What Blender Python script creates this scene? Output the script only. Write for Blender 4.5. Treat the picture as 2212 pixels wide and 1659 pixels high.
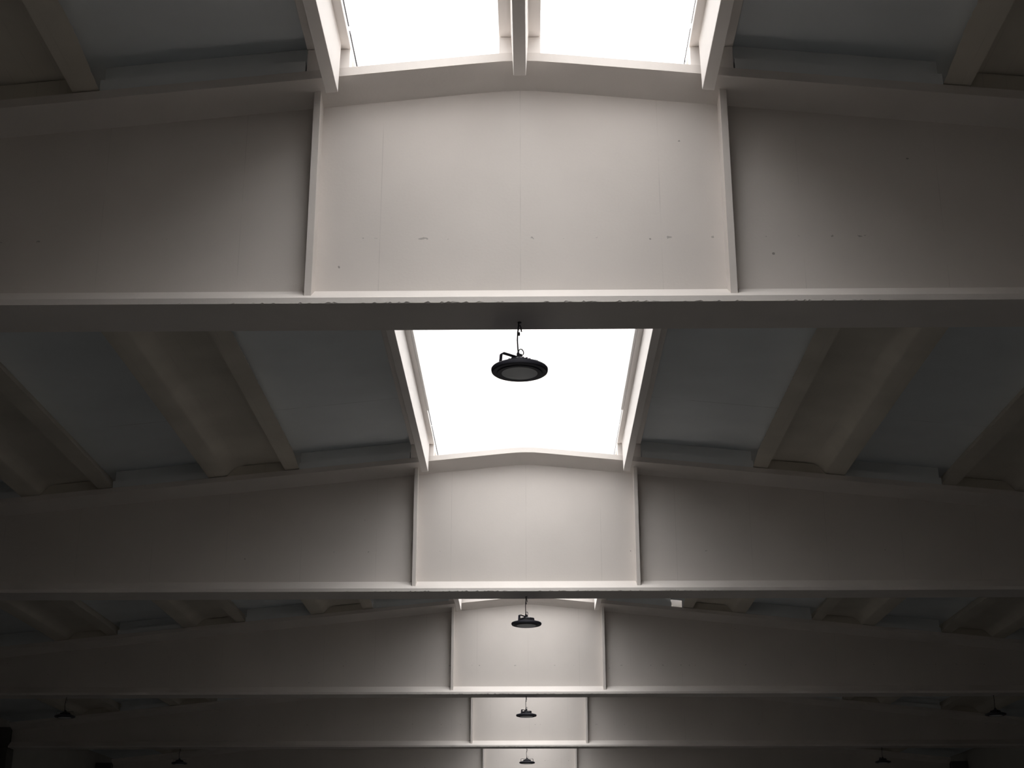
import bpy, bmesh, math, random
from mathutils import Vector, Matrix

random.seed(7)
for o in list(bpy.data.objects):
    bpy.data.objects.remove(o)
S = bpy.context.scene
COL = S.collection

# ------------------------------------------------------------------ camera
EYE = 1.6                                  # camera height above the floor
F_PX, PITCH, YAW, ROLL, CAM_X = 3161.85, math.radians(19.777), math.radians(0.7424), math.radians(-0.038), 0.0627
cam_data = bpy.data.cameras.new('camera')
cam_data.sensor_width = 36.0
cam_data.lens = F_PX / 2212 * 36.0
cam_data.clip_end = 300
cam = bpy.data.objects.new('camera', cam_data)
COL.objects.link(cam)
fw = Vector((-math.sin(YAW) * math.cos(PITCH), math.cos(YAW) * math.cos(PITCH), math.sin(PITCH)))
rt = Vector((math.cos(YAW), math.sin(YAW), 0))
up = rt.cross(fw)
r2 = rt * math.cos(ROLL) + up * math.sin(ROLL)
u2 = up * math.cos(ROLL) - rt * math.sin(ROLL)
m = Matrix((r2, u2, -fw)).transposed().to_4x4()
m.translation = Vector((CAM_X, 0, EYE))
cam.matrix_world = m
S.camera = cam

# ------------------------------------------------------------------ sky and exposure
SKY_STRENGTH = 5.7
world = bpy.data.worlds.new('overcast_sky')
S.world = world
world.use_nodes = True
bg = world.node_tree.nodes['Background']
bg.inputs['Color'].default_value = (1.0, 0.965, 0.925, 1)
bg.inputs['Strength'].default_value = SKY_STRENGTH
# bright thin overcast, a little brighter overhead than at the horizon
wn = world.node_tree
tc = wn.nodes.new('ShaderNodeTexCoord')
sx = wn.nodes.new('ShaderNodeSeparateXYZ')
ma = wn.nodes.new('ShaderNodeMath')
ma.operation = 'MULTIPLY_ADD'
ma.use_clamp = True
ma.inputs[1].default_value = .25
ma.inputs[2].default_value = .75
mc = wn.nodes.new('ShaderNodeVectorMath')
mc.operation = 'SCALE'
mc.inputs[0].default_value = (1.0, 0.965, 0.935)
wn.links.new(tc.outputs['Generated'], sx.inputs[0])
wn.links.new(sx.outputs['Z'], ma.inputs[0])
wn.links.new(ma.outputs[0], mc.inputs['Scale'])
wn.links.new(mc.outputs['Vector'], bg.inputs['Color'])
S.view_settings.view_transform = 'Standard'
S.view_settings.look = 'None'
S.view_settings.exposure = 0.0
S.view_settings.gamma = 1.0
S.view_settings.use_curve_mapping = False
S.cycles.max_bounces = 12
S.cycles.diffuse_bounces = 8
S.cycles.transparent_max_bounces = 16

# ------------------------------------------------------------------ dimensions (metres)
BAY = 9.8408
Y0 = 9.4356                                # front of the nearest beam in view
BY = {k: Y0 + k * BAY for k in range(-3, 6)}
SOFFIT = EYE + 4.0                         # underside of the beams
SLOPE = 0.1
RIDGE = EYE + 6.0
HALF = 13.6
WALLX = 14.15


def top(x):                                # top of a beam's upper flange
    return RIDGE - SLOPE * abs(x)


# sampling guides for the sky light that falls through each roof opening
for k in range(-1, 6):
    ld = bpy.data.lights.new('skylight_portal', 'AREA')
    ld.shape = 'RECTANGLE'
    ld.size, ld.size_y = 2.74, BAY
    ld.cycles.is_portal = True
    lo = bpy.data.objects.new('skylight_portal', ld)
    COL.objects.link(lo)
    lo.location = (0, BY[k] - BAY / 2 + .25, EYE + 6.41)


# ------------------------------------------------------------------ helpers
def tag(o, label=None, cat=None, group=None, kind=None):
    if label: o['label'] = label
    if cat: o['category'] = cat
    if group: o['group'] = group
    if kind: o['kind'] = kind
    return o


def empty(name, loc=(0, 0, 0), rz=0):
    o = bpy.data.objects.new(name, None)
    COL.objects.link(o)
    o.location = loc
    o.rotation_euler.z = rz
    o.empty_display_size = .2
    return o


def link(name, me, mat, parent=None):
    me.materials.append(mat)
    o = bpy.data.objects.new(name, me)
    COL.objects.link(o)
    if parent: o.parent = parent
    return o


class MB:
    def __init__(self):
        self.bm = bmesh.new()

    def box(self, x0, x1, y0, y1, z0, z1, sh=None):
        """sh(x) adds a height shift, so a box can follow the roof slope"""
        s = sh or (lambda x: 0)
        v = [self.bm.verts.new((x, y, z + s(x))) for z in (z0, z1) for y in (y0, y1) for x in (x0, x1)]
        for f in ((0, 2, 3, 1), (4, 5, 7, 6), (0, 1, 5, 4), (2, 6, 7, 3), (0, 4, 6, 2), (1, 3, 7, 5)):
            self.bm.faces.new([v[i] for i in f])
        return self

    def sweep(self, profs, closed=True, caps=True):
        """profs: list of rings (lists of points) joined one after another"""
        rings = [[self.bm.verts.new(p) for p in r] for r in profs]
        n = len(rings[0])
        for a, b in zip(rings, rings[1:]):
            for i in range(n if closed else n - 1):
                j = (i + 1) % n
                self.bm.faces.new((a[i], a[j], b[j], b[i]))
        if caps:
            self.bm.faces.new(rings[0][::-1])
            self.bm.faces.new(rings[-1])
        return self

    def lathe(self, prof, n=48, cap=True, c=(0, 0, 0)):
        rings = [[(c[0] + r * math.cos(2 * math.pi * i / n), c[1] + r * math.sin(2 * math.pi * i / n), c[2] + z)
                  for i in range(n)] for r, z in prof]
        return self.sweep(rings, True, cap)

    def tube(self, pts, r, n=8, cap=True):
        pts = [Vector(p) for p in pts]
        rings = []
        ref = Vector((0, 1, .01)).normalized()
        for i, p in enumerate(pts):
            t = (pts[min(i + 1, len(pts) - 1)] - pts[max(i - 1, 0)]).normalized()
            a = t.cross(ref)
            if a.length < 1e-3: a = t.cross(Vector((1, 0, 0)))
            a.normalize()
            b = t.cross(a)
            rings.append([tuple(p + r * (a * math.cos(q) + b * math.sin(q)))
                          for q in [2 * math.pi * k / n for k in range(n)]])
        return self.sweep(rings, True, cap)

    def build(self, name, mat, parent=None, smooth=False, bevel=0):
        bmesh.ops.recalc_face_normals(self.bm, faces=self.bm.faces)
        me = bpy.data.meshes.new(name)
        self.bm.to_mesh(me)
        self.bm.free()
        if smooth:
            me.shade_smooth()
        o = link(name, me, mat, parent)
        if smooth:
            me.set_sharp_from_angle(angle=math.radians(35))
        if bevel:
            b = o.modifiers.new('bevel', 'BEVEL')
            b.width = bevel
            b.segments = 2
            b.limit_method = 'ANGLE'
            b.angle_limit = math.radians(40)
        return o


def copy_tree(o, parent=None):
    c = o.copy()
    COL.objects.link(c)
    c.parent = parent
    for ch in list(o.children):
        copy_tree(ch, c)
    return c


# ------------------------------------------------------------------ materials
def new_mat(name):
    m_ = bpy.data.materials.new(name)
    m_.use_nodes = True
    nt = m_.node_tree
    return m_, nt, nt.nodes['Principled BSDF']


def N(nt, kind, **kw):
    n = nt.nodes.new(kind)
    for k_, v in kw.items():
        setattr(n, k_, v)
    return n


def concrete(name, col, var=.06, rough=.85, bump=.15, scale=6., seams=None, spots=False, pitted=0):
    """painted or bare concrete: cloudy tint, fine grain, optional joint lines along one axis"""
    m_, nt, p = new_mat(name)
    L = nt.links.new
    geo = N(nt, 'ShaderNodeNewGeometry')
    no = N(nt, 'ShaderNodeTexNoise')
    no.inputs['Scale'].default_value = 1.3
    no.inputs['Detail'].default_value = 6
    L(geo.outputs['Position'], no.inputs['Vector'])
    mp = N(nt, 'ShaderNodeMapRange')
    mp.inputs['From Min'].default_value = .3
    mp.inputs['From Max'].default_value = .7
    mp.inputs['To Min'].default_value = 1 - var
    mp.inputs['To Max'].default_value = 1 + var
    L(no.outputs['Fac'], mp.inputs['Value'])
    vm = N(nt, 'ShaderNodeVectorMath', operation='SCALE')
    vm.inputs[0].default_value = col
    L(mp.outputs['Result'], vm.inputs['Scale'])
    out = vm.outputs['Vector']
    sep = N(nt, 'ShaderNodeSeparateXYZ')
    L(geo.outputs['Position'], sep.inputs[0])

    def math_(op, a, b=None, c=None):
        n = N(nt, 'ShaderNodeMath', operation=op)
        for i, v in enumerate((a, b, c)):
            if v is None: continue
            if isinstance(v, (int, float)): n.inputs[i].default_value = v
            else: L(v, n.inputs[i])
        return n.outputs[0]

    def darken(fac, k):
        nonlocal out
        mx = N(nt, 'ShaderNodeMix', data_type='RGBA')
        mx.inputs['A'].default_value = (0, 0, 0, 1)
        L(fac, mx.inputs['Factor'])
        L(out, mx.inputs['A'])
        mx.inputs['B'].default_value = (col[0] * k, col[1] * k, col[2] * k, 1)
        out = mx.outputs['Result']
    if seams:
        axis, step, off, width, strength = seams
        a = sep.outputs[axis]
        n2 = N(nt, 'ShaderNodeTexNoise')
        n2.inputs['Scale'].default_value = 2.2
        n2.inputs['Detail'].default_value = 4
        L(geo.outputs['Position'], n2.inputs['Vector'])
        t = math_('MODULO', math_('ADD', a, 1000 * step - off), step)
        d = math_('MINIMUM', t, math_('SUBTRACT', step, t))
        hit = math_('LESS_THAN', d, width)
        brk = math_('MULTIPLY', math_('SUBTRACT', n2.outputs['Fac'], .38), 5.0)
        brk = math_('MINIMUM', math_('MAXIMUM', brk, 0.05), 1.0)
        darken(math_('MULTIPLY', math_('MULTIPLY', hit, brk), strength), .45)
    if spots:
        vo = N(nt, 'ShaderNodeTexVoronoi')
        vo.inputs['Scale'].default_value = 2.6
        L(geo.outputs['Position'], vo.inputs['Vector'])
        n3 = N(nt, 'ShaderNodeTexNoise')
        n3.inputs['Scale'].default_value = 60
        L(geo.outputs['Position'], n3.inputs['Vector'])
        dd = math_('ADD', vo.outputs['Distance'], math_('MULTIPLY', math_('SUBTRACT', n3.outputs['Fac'], .5), .05))
        darken(math_('MULTIPLY', math_('LESS_THAN', dd, .022), .75), .35)
    if spots:                                # a row of small plugged tie holes and chips low on the web
        n4 = N(nt, 'ShaderNodeTexNoise')
        n4.inputs['Scale'].default_value = 17
        n4.inputs['Detail'].default_value = 1
        L(geo.outputs['Position'], n4.inputs['Vector'])
        dz = math_('ABSOLUTE', math_('SUBTRACT', sep.outputs[2], EYE + 4.585))
        wob = math_('MULTIPLY', math_('SUBTRACT', n3.outputs['Fac'], .5), .03)
        row = math_('LESS_THAN', math_('ADD', dz, wob), .007)
        darken(math_('MULTIPLY', math_('MULTIPLY', row, math_('GREATER_THAN', n4.outputs['Fac'], .69)), .55), .35)
    L(out, p.inputs['Base Color'])
    p.inputs['Roughness'].default_value = rough
    p.inputs['Specular IOR Level'].default_value = .25
    nb = N(nt, 'ShaderNodeTexNoise')
    nb.inputs['Scale'].default_value = scale * 8
    nb.inputs['Detail'].default_value = 8
    L(geo.outputs['Position'], nb.inputs['Vector'])
    bp = N(nt, 'ShaderNodeBump')
    bp.inputs['Strength'].default_value = bump
    bp.inputs['Distance'].default_value = .004
    L(nb.outputs['Fac'], bp.inputs['Height'])
    L(bp.outputs['Normal'], p.inputs['Normal'])
    return m_


def plain(name, col, rough=.5, metal=0, spec=.5):
    m_, nt, p = new_mat(name)
    no = N(nt, 'ShaderNodeTexNoise')
    no.inputs['Scale'].default_value = 90
    mp = N(nt, 'ShaderNodeMapRange')
    mp.inputs['To Min'].default_value = max(rough - .08, .02)
    mp.inputs['To Max'].default_value = min(rough + .08, 1)
    nt.links.new(no.outputs['Fac'], mp.inputs['Value'])
    nt.links.new(mp.outputs['Result'], p.inputs['Roughness'])
    p.inputs['Base Color'].default_value = (*col, 1)
    p.inputs['Metallic'].default_value = metal
    p.inputs['Specular IOR Level'].default_value = spec
    return m_


PAINT = (.70, .655, .62)
M_WEB = concrete('painted_concrete_web', PAINT, .03, seams=(0, 1.02, 0, .003, .22), spots=True)
M_STIFF = concrete('painted_concrete_rib', PAINT, .03)
M_FLANGE = concrete('painted_concrete', (.78, .735, .70), .05, bump=.3)
M_RAIL = concrete('painted_edge_beam', (.88, .84, .81), .03)
M_SLAB = concrete('bare_slab_concrete', (.63, .59, .52), .08, seams=(0, .17, 0, .004, .12))
M_COLUMN = concrete('column_concrete', (.12, .115, .105), .06)
M_BACK = concrete('back_wall_concrete', (.40, .39, .36), .05)
M_CEIL = concrete('grey_infill_sheet', (.74, .78, .81), .04, seams=(1, 3.28, 1.1, .006, .55))
M_BOARD = concrete('grey_infill_board', (.80, .82, .83), .04)
M_WALL = concrete('wall_concrete', (.38, .37, .34), .06)
M_FLOOR = concrete('floor_concrete', (.03, .028, .026), .12, rough=.6, seams=(0, 4., 0, .01, .8))
M_BLACK = plain('black_powder_coat', (.05, .05, .066), .5)
M_LENS = plain('frosted_lens', (.72, .74, .76), .35)
M_STEEL = plain('zinc_steel', (.42, .42, .42), .35, 1)
M_CORD = plain('dark_cord', (.05, .045, .05), .6)
M_TAG = plain('grey_plastic', (.22, .22, .24), .5)
M_GASKET = plain('dark_gasket', (.10, .10, .11), .7)
M_ALU = plain('white_aluminium', (.88, .86, .84), .35)

M_PANE, nt_, p_ = new_mat('clear_polycarbonate')
nt_.nodes.remove(p_)
tr = N(nt_, 'ShaderNodeBsdfTransparent')
tr.inputs['Color'].default_value = (.93, .94, .95, 1)
gl = N(nt_, 'ShaderNodeBsdfGlossy')
gl.inputs['Roughness'].default_value = .15
mx_ = N(nt_, 'ShaderNodeMixShader')
fr = N(nt_, 'ShaderNodeLayerWeight')          # a twin-wall sheet passes less light at a grazing angle
fr.inputs['Blend'].default_value = .5
mr = N(nt_, 'ShaderNodeMapRange')
mr.inputs['From Min'].default_value = .25
mr.inputs['From Max'].default_value = 1
mr.inputs['To Min'].default_value = .03
mr.inputs['To Max'].default_value = .85
nt_.links.new(fr.outputs['Facing'], mr.inputs['Value'])
nt_.links.new(mr.outputs['Result'], mx_.inputs['Fac'])
nt_.links.new(tr.outputs[0], mx_.inputs[1])
nt_.links.new(gl.outputs[0], mx_.inputs[2])
nt_.links.new(mx_.outputs[0], nt_.nodes['Material Output'].inputs['Surface'])

# ------------------------------------------------------------------ the hall itself
YN, YF = BY[-2] + .6, BY[5] + .25      # near and far end walls
o = MB().box(-WALLX - .2, WALLX + .2, YN - .2, YF + .2, -.2, 0).build('floor', M_FLOOR)
tag(o, 'grey concrete floor of the hall', kind='structure')
M_BOUNCE = concrete('added_bounce_surface', (.285, .275, .265), .06, rough=.6)
o = MB().box(-1.3, 1.3, YN, YF, 0, .006).build('floor_bounce_strip', M_BOUNCE)  # unseen pale strip, added to bounce skylight up onto the beam undersides
tag(o, 'added pale strip along the middle of the hall floor, out of view, bouncing skylight upward', kind='structure')
for nm, x0, x1, y0, y1 in (('wall_left', -WALLX - .2, -WALLX, YN - .2, YF + .2), ('wall_right', WALLX, WALLX + .2, YN - .2, YF + .2),
                           ('wall_back', -WALLX, WALLX, YF, YF + .2), ('wall_front', -WALLX, WALLX, YN - .2, YN)):
    w = MB()
    if nm in ('wall_left', 'wall_right'):
        w.box(x0, x1, y0, y1, 0, EYE + 4.95)
    else:
        zt = 0.33
        w.sweep([[(-WALLX, y, 0), (WALLX, y, 0), (WALLX, y, top(WALLX) + zt), (1.5, y, top(1.5) + zt), (1.5, y, EYE + 6.42),
                  (-1.5, y, EYE + 6.42), (-1.5, y, top(1.5) + zt), (-WALLX, y, top(WALLX) + zt)] for y in (y0, y1)])
    tag(w.build(nm, M_BACK if nm == 'wall_back' else M_WALL), kind='structure')

# roof slab positions: (inner edge of the inner rib, outer edge of the outer rib)
PITCHX = 2.545
SLABS = [(3.11 + i * PITCHX, 4.345 + i * PITCHX) for i in range(4)]
CS, CH = .27, .135                                    # height of the ceiling above the beam tops


def roof_shift(x):
    return -SLOPE * abs(x)


# grey sheets between the ribbed slabs: one continuous ceiling on each side, open at the ridge
cl = MB()
for s in (-1, 1):
    gaps = [(1.376, SLABS[0][0] + .17)] + [(SLABS[i][1] - .1, SLABS[i + 1][0] + .17) for i in range(3)] + [(SLABS[3][1] - .1, WALLX)]
    for gi, (a, b) in enumerate(gaps):
        x0, x1 = sorted((s * a, s * b))
        if s == 1 and gi == 0:               # a gap in the roof above the third beam lets daylight in
            g0, g1 = BY[2] + .10, BY[2] + .16
            cl.box(x0, x1, YN, g0, RIDGE + CS, RIDGE + CS + .05, roof_shift)
            cl.box(x0, x1, g1, YF, RIDGE + CS, RIDGE + CS + .05, roof_shift)
            cl.box(x0, 2.86, g0, g1, RIDGE + CS, RIDGE + CS + .05, roof_shift)
        else:
            cl.box(x0, x1, YN, YF, RIDGE + CS, RIDGE + CS + .05, roof_shift)
tag(cl.build('ceiling', M_CEIL), 'grey sheet ceiling sloping down on both sides of the skylight', kind='structure')

# ------------------------------------------------------------------ beams
NTH = {-2: 'behind the viewpoint', -1: 'overhead', 0: 'nearest', 1: 'second', 2: 'third', 3: 'fourth', 4: 'fifth'}


def chips(x):
    if abs(x) > 2.6: return (0, 0)
    w = .5 + .5 * math.sin(x * 3.1 + 1.7)
    r = random.random()
    if r < .45 + .35 * w: return (0, 0)
    return (random.uniform(0, .010), random.uniform(0, .010))


def make_beam():
    root = empty('roof_beam')
    # bottom flange: lip, slope up to the web
    xs = [-HALF, -10, -6, -3]
    n = 330
    xs += [-2.6 + 5.2 * i / n for i in range(n + 1)] + [3, 6, 10, HALF]
    rings = []
    for x in xs:
        dy, dz = chips(x)
        rings.append([(x, dy, SOFFIT), (x, 0, SOFFIT + .003 + dz), (x, 0, SOFFIT + .044), (x, .185, SOFFIT + .172), (x, .195, SOFFIT + .176),
                      (x, .315, SOFFIT + .176), (x, .325, SOFFIT + .172), (x, .51, SOFFIT + .044), (x, .51, SOFFIT)])
    MB().sweep(rings).build('bottom_flange', M_FLANGE, root)
    # web
    w = MB()
    zb = SOFFIT + .17
    w.sweep([[(x, .19, zb), (x, .32, zb), (x, .32, top(x) - .17), (x, .19, top(x) - .17)] for x in (-HALF, -2, 0, 2, HALF)])
    w.build('web', M_WEB, root)
    # top flange with its two-step haunch
    rr = []
    for x in (-HALF, -2, -.35, -.12, 0, .12, .35, 2, HALF):
        t = top(x) - (.012 if x == 0 else .003 if abs(x) == .12 else 0)
        rr.append([(x, -.05, t), (x, -.05, t - .07), (x, .10, t - .133), (x, .19, t - .18), (x, .32, t - .18),
                   (x, .41, t - .133), (x, .56, t - .07), (x, .56, t)])
    MB().sweep(rr).build('top_flange', M_FLANGE, root)
    # upright stiffening ribs either side of the ridge
    for s in (-1, 1):
        a, b, c, d = 1.481 * s, 1.530 * s, 1.474 * s, 1.537 * s
        zt = top(1.5) - .10
        z0 = SOFFIT + .078
        MB().sweep([[(a, .06, z0), (b, .06, z0), (d, .2, z0 - .0), (c, .2, z0)],
                    [(a, .06, zt), (b, .06, zt), (d, .2, zt), (c, .2, zt)]]).build('stiffener', M_STIFF, root)
    return root


BEAM_LABEL = {
    -2: 'cream concrete roof beam standing against the wall behind the viewpoint',
    -1: 'cream concrete roof beam directly overhead, out of the picture',
    0: 'nearest and largest cream concrete roof beam, lit bright between two upright ribs',
    1: 'second cream concrete roof beam, beyond the skylight bay with the large black lamp',
    2: 'third cream concrete roof beam, behind the second beam with two slivers of skylight above',
    3: 'fourth cream concrete roof beam, second lowest in the picture, its upper edge hidden',
    4: 'fifth cream concrete roof beam, farthest, cut off by the bottom edge of the picture',
}
beam0 = make_beam()
for k in range(-2, 5):
    b = beam0 if k == -2 else copy_tree(beam0)
    b.location = (0, BY[k], 0)
    tag(b, BEAM_LABEL[k], 'roof beam', 'cream roof beams spanning the hall')

# ------------------------------------------------------------------ columns carrying the beams
SIDE = {-1: 'left', 1: 'right'}


def make_column():
    root = empty('column')
    MB().box(-.26, .26, 0, .5, 0, SOFFIT - .002).build('shaft', M_COLUMN, root, bevel=.02)
    f = MB()
    for y0, y1 in ((0.02, .17), (.34, .49)):
        f.box(-.26, .26, y0, y1, SOFFIT - .002, SOFFIT + .53)
    f.build('fork', M_COLUMN, root, bevel=.015)
    return root


col0 = make_column()
first = True
for k in (3, 4):
    for s in (-1, 1):
        c = col0 if first else copy_tree(col0)
        first = False
        c.location = (s * 13.87, BY[k], 0)
        tag(c, '%s concrete column at the %s end of the %s beam' % ('forked', SIDE[s], NTH[k]), 'column', 'columns under the beam ends')


# ------------------------------------------------------------------ skylight edge beams (T section)
def bay_len(k):                              # clear run between the beams of bay k (ends just in front of beam k)
    return BY[k - 1] + .60, BY[k] - .10


L_WEB0, L_WEB1 = -BAY + .60, -.10
L_FL0, L_FL1 = -BAY + .275, .235
UND, FTOP = EYE + 6.04, EYE + 6.10


def make_edge_beam():
    """right-hand one, origin at the front of the beam it runs up to"""
    root = empty('skylight_edge_beam')
    MB().sweep([[(1.331, y, EYE + 5.632), (1.42, y, EYE + 5.622), (1.445, y, UND + .01), (1.322, y, UND + .01)]
                for y in (L_WEB0, L_WEB1)]).build('web', M_RAIL, root, bevel=.004)
    MB().box(1.258, 1.585, L_FL0, L_FL1, UND, FTOP).build('flange', M_RAIL, root, bevel=.004)
    MB().sweep([[(1.262, y, FTOP), (1.322, y, EYE + 6.40), (1.375, y, EYE + 6.40), (1.375, y, FTOP)]
                for y in (L_FL0 + .02, L_FL1 - .02)]).build('curb', M_ALU, root)
    MB().box(1.314, 1.378, L_FL0 + .02, L_FL1 - .02, EYE + 6.40, EYE + 6.415).build('gasket', M_GASKET, root)
    return root


def make_center_beam():
    root = empty('skylight_ridge_beam')
    zu = EYE + 6.135
    MB().sweep([[(-.045, y, EYE + 5.758), (.045, y, EYE + 5.758), (.066, y, zu + .01), (-.066, y, zu + .01)]
                for y in (L_WEB0, L_WEB1)]).build('web', M_RAIL, root, bevel=.004)
    MB().box(-.155, .155, L_FL0, L_FL1, zu, zu + .06).build('flange', M_RAIL, root, bevel=.004)
    return root


BAYTXT = {5: 'beyond the fifth beam', -1: 'in the bay behind the viewpoint', 0: 'at the top edge of the picture, above the nearest beam',
          1: 'between the nearest and second beams', 2: 'between the second and third beams',
          3: 'between the third and fourth beams', 4: 'between the fourth and fifth beams'}
eb = {1: make_edge_beam()}
eb[-1] = empty('skylight_edge_beam')
for ch in eb[1].children:
    c = ch.copy()
    c.data = ch.data.copy()
    for v in c.data.vertices:
        v.co.x = -v.co.x
    c.data.flip_normals()
    COL.objects.link(c)
    c.parent = eb[-1]
for s in (1, -1):
    for k in range(-1, 6):
        e = eb[s] if k == -1 else copy_tree(eb[s])
        e.location = (0, BY[k], 0)
        tag(e, '%s edge beam of the skylight %s' % (SIDE[s], BAYTXT[k]), 'edge beam', 'pale edge beams along the skylights')
cb = make_center_beam()
cb.location = (0, BY[0], 0)
tag(cb, 'pale middle beam dividing the big skylight at the top of the picture', 'edge beam')

# a loose edging strip left on the second skylight only
for s in (-1, 1):
    x0, x1 = sorted((s * 1.232, s * 1.257))
    t = MB().box(x0, x1, BY[0] + .6, BY[1] - 1.45, UND + .012, UND + .05).build('trim_%d' % (1 if s < 0 else 2), M_ALU)
    tag(t, kind='structure')


# blocks closing the gap between beam top and edge beam flange
def block(name, x0, x1, k, zt, label, cat='filler block', mat=M_RAIL):
    b_ = MB()
    b_.sweep([[(x, -.035, top(x) - 0.0), (x, .1, top(x) - 0.0), (x, .1, zt), (x, -.035, zt)] for x in (x0, x1)])
    o_ = b_.build(name, mat, bevel=.004)
    o_.location = (0, BY[k], 0)
    return tag(o_, label, cat, 'filler blocks on the beam tops')


for k in range(0, 4):
    for s in (-1, 1):
        x0, x1 = sorted((s * 1.262, s * 1.58))
        block('filler_block', x0, x1, k, UND - .004, 'small block on top of the %s beam under the %s skylight edge beam' % (NTH[k], SIDE[s]))
for k in (0,):
    b_ = MB()
    b_.sweep([[(x, -.035, top(x) - (.012 if x == 0 else 0)), (x, .1, top(x) - (.012 if x == 0 else 0)), (x, .1, EYE + 6.131), (x, -.035, EYE + 6.131)] for x in (-.155, -.12, 0, .12, .155)])
    o_ = b_.build('filler_block', M_RAIL, bevel=.004)
    o_.location = (0, BY[0], 0)
    tag(o_, 'block on the ridge of the nearest beam under the middle skylight beam', 'filler block', 'filler blocks on the beam tops')


# skylight panes: shallow polycarbonate barrel vault
for n_, k in enumerate(range(-1, 6)):
    root = empty('window_%d' % (n_ + 1), (0, BY[k], 0))
    tag(root, 'white glowing skylight %s' % BAYTXT[k], kind='structure')
    prof = [(1.37 * math.sin(a), math.cos(a)) for a in [math.radians(-90 + 180 * i / 24) for i in range(25)]]
    outer = [(x, EYE + 6.417 + .14 * c) for x, c in prof]
    inner = [(x * .995, z - .004) for x, z in outer]
    ring = outer + inner[::-1]
    MB().sweep([[(x, y, z) for x, z in ring] for y in (-BAY + .262, .248)]).build('pane', M_PANE, root, smooth=True)


# ------------------------------------------------------------------ ribbed roof slabs
def slab_profile(s, a, b, y, jag=None):
    """U-shaped section: two ribs with sloped inner sides and a thin plate between"""
    j = jag or 0
    u = (y + BAY - .26) / BAY                # slight upward bow of the prestressed unit
    c = .03 * 4 * u * (1 - u)
    e = min(u, 1 - u) * BAY                 # the inner rib is a little slimmer at its bearings
    j -= .045 * min(1, max(0, (e - .15) / .9))
    pts = [(a + j, .006), (a + .19, .006), (a + .205, .09), (a + .24, .128), (a + .30, CH), (b - .50, CH), (b - .42, .128), (b - .36, .105), (b - .305, .060),
           (b - .268, .018), (b - .245, .006), (b, .006), (b, CS + .05), (a + .14, CS + .05), (a + .14, CS), (a + .012 + j, .026)]
    return [(s * x, y, RIDGE - SLOPE * x + h + c) for x, h in pts]


def make_slab(s, i):
    a, b = SLABS[i]
    ys = [-BAY + .262 + (BAY - .014) * q / 240 for q in range(241)]
    mb = MB()
    mb.sweep([slab_profile(s, a, b, y, (random.uniform(0, .010) if random.random() < .5 else .002)) for y in ys])
    return mb.build('roof_slab', M_SLAB, None, True)


ORD = ['first', 'second', 'third', 'fourth']
for s in (-1, 1):
    for i in range(4):
        base = None
        for k in range(-1, 6):
            if base is None:
                base = make_slab(s, i)
                o_ = base
            else:
                o_ = base.copy()
                COL.objects.link(o_)
            o_.location = (0, BY[k], 0)
            tag(o_, '%s ribbed concrete roof slab %s of the skylight %s' % (ORD[i], SIDE[s], BAYTXT[k]), 'roof slab', 'ribbed roof slabs')


# ------------------------------------------------------------------ closing boards on the beam tops
def board(s, a, b, k, h, mat, kind_txt, trap=False):
    mb = MB()
    if trap:
        pts = [(a, .004), (b, .004), (b - .03, .035), (b - .09, .095), (b - .15, h), (a + .05, h), (a + .01, .10)]
        mb.sweep([[(s * x, y, RIDGE - SLOPE * x + z) for x, z in pts] for y in (-.035, .005)])
    else:                                    # low board with a set-back upper board behind it
        pts = [(-.035, .004), (-.035, .098), (.07, .104), (.07, h), (.10, h), (.10, .004)]
        mb.sweep([[(s * x, y, RIDGE - SLOPE * x + z) for y, z in pts] for x in (a, b)])
    o_ = mb.build('closing_board', mat)
    o_.location = (0, BY[k], 0)
    return tag(o_, kind_txt, 'closing board', 'closing boards on the beam tops')


for k in range(0, 4):
    for s in (-1, 1):
        gaps = [(1.59, SLABS[0][0] - .004)] + [(SLABS[i][1] + .004, SLABS[i + 1][0] - .004) for i in range(3)]
        for gi, (a, b) in enumerate(gaps):
            if k == 2 and s == 1 and gi == 0: b = 2.87
            where = 'beside the skylight' if gi == 0 else 'between the %s and %s roof slabs' % (ORD[gi - 1], ORD[gi])
            board(s, a, b, k, CS - .003, M_BOARD,
                  'grey board on the %s beam, %s side, %s' % (NTH[k], SIDE[s], where))
        for i in range(4):
            a, b = SLABS[i][0] + .196, SLABS[i][1] - .25
            board(s, a, b, k, CH - .004, M_SLAB,
                  'brownish board inside the %s roof slab %s, on the %s beam' % (ORD[i], SIDE[s], NTH[k]), True)


pb = MB()
pb.sweep([[(x, y, top(x) + z) for x, z in ((2.80, .004), (3.106, .004), (3.106, .19), (2.80, .19))] for y in (.20, .23)])
pb = pb.build('closing_board', M_RAIL)
pb.location = (0, BY[2], 0)
tag(pb, 'small white board on the third beam, catching daylight right of the skylight', 'closing board', 'closing boards on the beam tops')

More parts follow.
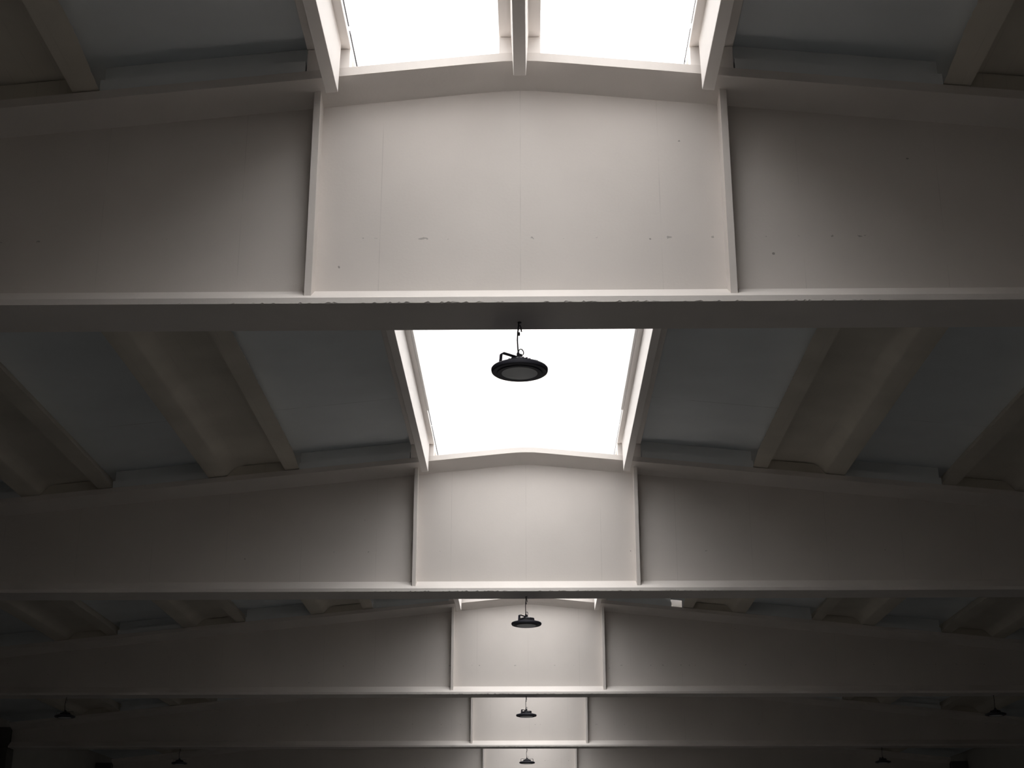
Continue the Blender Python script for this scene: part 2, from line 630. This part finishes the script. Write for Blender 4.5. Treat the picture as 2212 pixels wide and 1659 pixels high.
# ------------------------------------------------------------------ lamps
def make_lamp():
    """origin where the wire meets the underside of the beam"""
    root = empty('pendant_lamp')
    zd = -.395                                # underside of the disc
    h = MB()
    h.lathe([(.133, 0), (.160, -.002), (.163, .006), (.192, .006), (.2, .012), (.203, .022), (.203, .034), (.196, .042), (.15, .052), (.09, .064), (.07, .078), (.0005, .08)], 64, True, (0, 0, zd))
    h.build('housing', M_BLACK, root, True)
    MB().lathe([(.0005, -.010), (.05, -.009), (.1, -.005), (.134, .001), (.134, .006), (.0005, .006)], 64, True, (0, 0, zd)).build('lens', M_LENS, root, True)
    fins = MB()
    for q in range(20):
        a = 2 * math.pi * q / 20
        c, s = math.cos(a), math.sin(a)
        t = .0025
        ring = lambda r, z: [(r * c - t * s, r * s + t * c, z), (r * c + t * s, r * s - t * c, z)]
        p1 = [ring(.03, zd + .06), ring(.15, zd + .045), ring(.15, zd + .056), ring(.105, zd + .064), ring(.095, zd + .096), ring(.03, zd + .102)]
        fins.sweep([[r[0] for r in p1], [r[1] for r in p1]])
    fins.build('cooling_fin', M_BLACK, root)
    d = MB()
    d.lathe([(.080, .07), (.080, .092), (.062, .104), (.038, .116), (.022, .122), (.018, .145), (.0005, .146)], 32, True, (0, 0, zd))
    d.build('driver_box', M_BLACK, root, True, 0)
    # strap bracket across the lamp
    br = MB()
    path = [(-.168, zd + .044), (-.160, zd + .118), (-.148, zd + .128), (0, zd + .120), (.148, zd + .128), (.160, zd + .118), (.168, zd + .044)]
    br.sweep([[(x, -.018, z), (x, .018, z), (x * (1.0 if abs(x) < .1 else .985), .018, z - .004 if abs(x) < .15 else z), (x * (1.0 if abs(x) < .1 else .985), -.018, z - .004 if abs(x) < .15 else z)]
              for x, z in path])
    bo = br.build('bracket', M_BLACK, root)
    for x in (-.03, .03):
        MB().lathe([(.006, 0), (.006, .006), (.0005, .007)], 10, True, (x, 0, zd + .122)).build('bolt', M_STEEL, bo)
    ey = MB()
    ey.tube([(.014 + .021 * math.cos(t), 0, zd + .166 + .023 * math.sin(t)) for t in [math.radians(-120 + 300 * i / 16) for i in range(17)]], .004)
    ey.build('ring', M_STEEL, root)
    MB().lathe([(.006, 0), (.011, .006), (.011, .022), (.006, .03), (.006, .04)], 12, True, (-.012, 0, zd + .13)).build('cord_grip', M_BLACK, root)
    w = MB()
    w.tube([(-.012, 0, zd + .16), (-.016, 0, -.19), (-.019, 0, -.14), (-.016, 0, -.09), (-.010, 0, -.045), (-.006, 0, -.008)], .0052)
    w.build('suspension_wire', M_CORD, root)
    hk = MB()
    hk.tube([(-.006, 0, .0), (-.008, 0, -.02), (-.004, 0, -.035), (.004, 0, -.02), (.012, 0, -.04), (.018, 0, -.07)], .005)
    hk.lathe([(.014, -.006), (.014, 0), (.0005, 0)], 12, True)
    hk.build('hook', M_CORD, root)
    MB().box(-.009, .001, -.006, .006, -.105, -.08).build('cable_tie', M_TAG, root)
    return root


lamp0 = make_lamp()
LAMPS = [
    (0, 0, -.010, 0.62, 'largest black disc lamp hanging in front of the bright skylight'),
    (1, 0, 0.0, 0.95, 'second black disc lamp in the middle row, hanging against the third beam'),
    (2, 0, -.040, 0.98, 'third black disc lamp in the middle row, hanging against the fourth beam'),
    (3, 0, -.060, 0.25, 'smallest black disc lamp in the middle, at the bottom edge of the picture'),
    (2, -1, -9.21, 0.3, 'dark disc lamp near the left edge of the picture, under the third beam'),
    (2, 1, 9.215, 1.3, 'dark disc lamp near the right edge of the picture, under the third beam'),
    (3, -1, -9.17, .2, 'dark disc lamp at the bottom left, under the fourth beam'),
    (3, 1, 9.21, .9, 'dark disc lamp at the bottom right, under the fourth beam'),
]
for n_, (k, s, x, rz, lab) in enumerate(LAMPS):
    l = lamp0 if n_ == 0 else copy_tree(lamp0)
    l.location = (x, BY[k] + .37, SOFFIT)
    l.rotation_euler.z = rz if n_ else .62
    tag(l, lab, 'pendant lamp', 'black disc lamps under the beams')
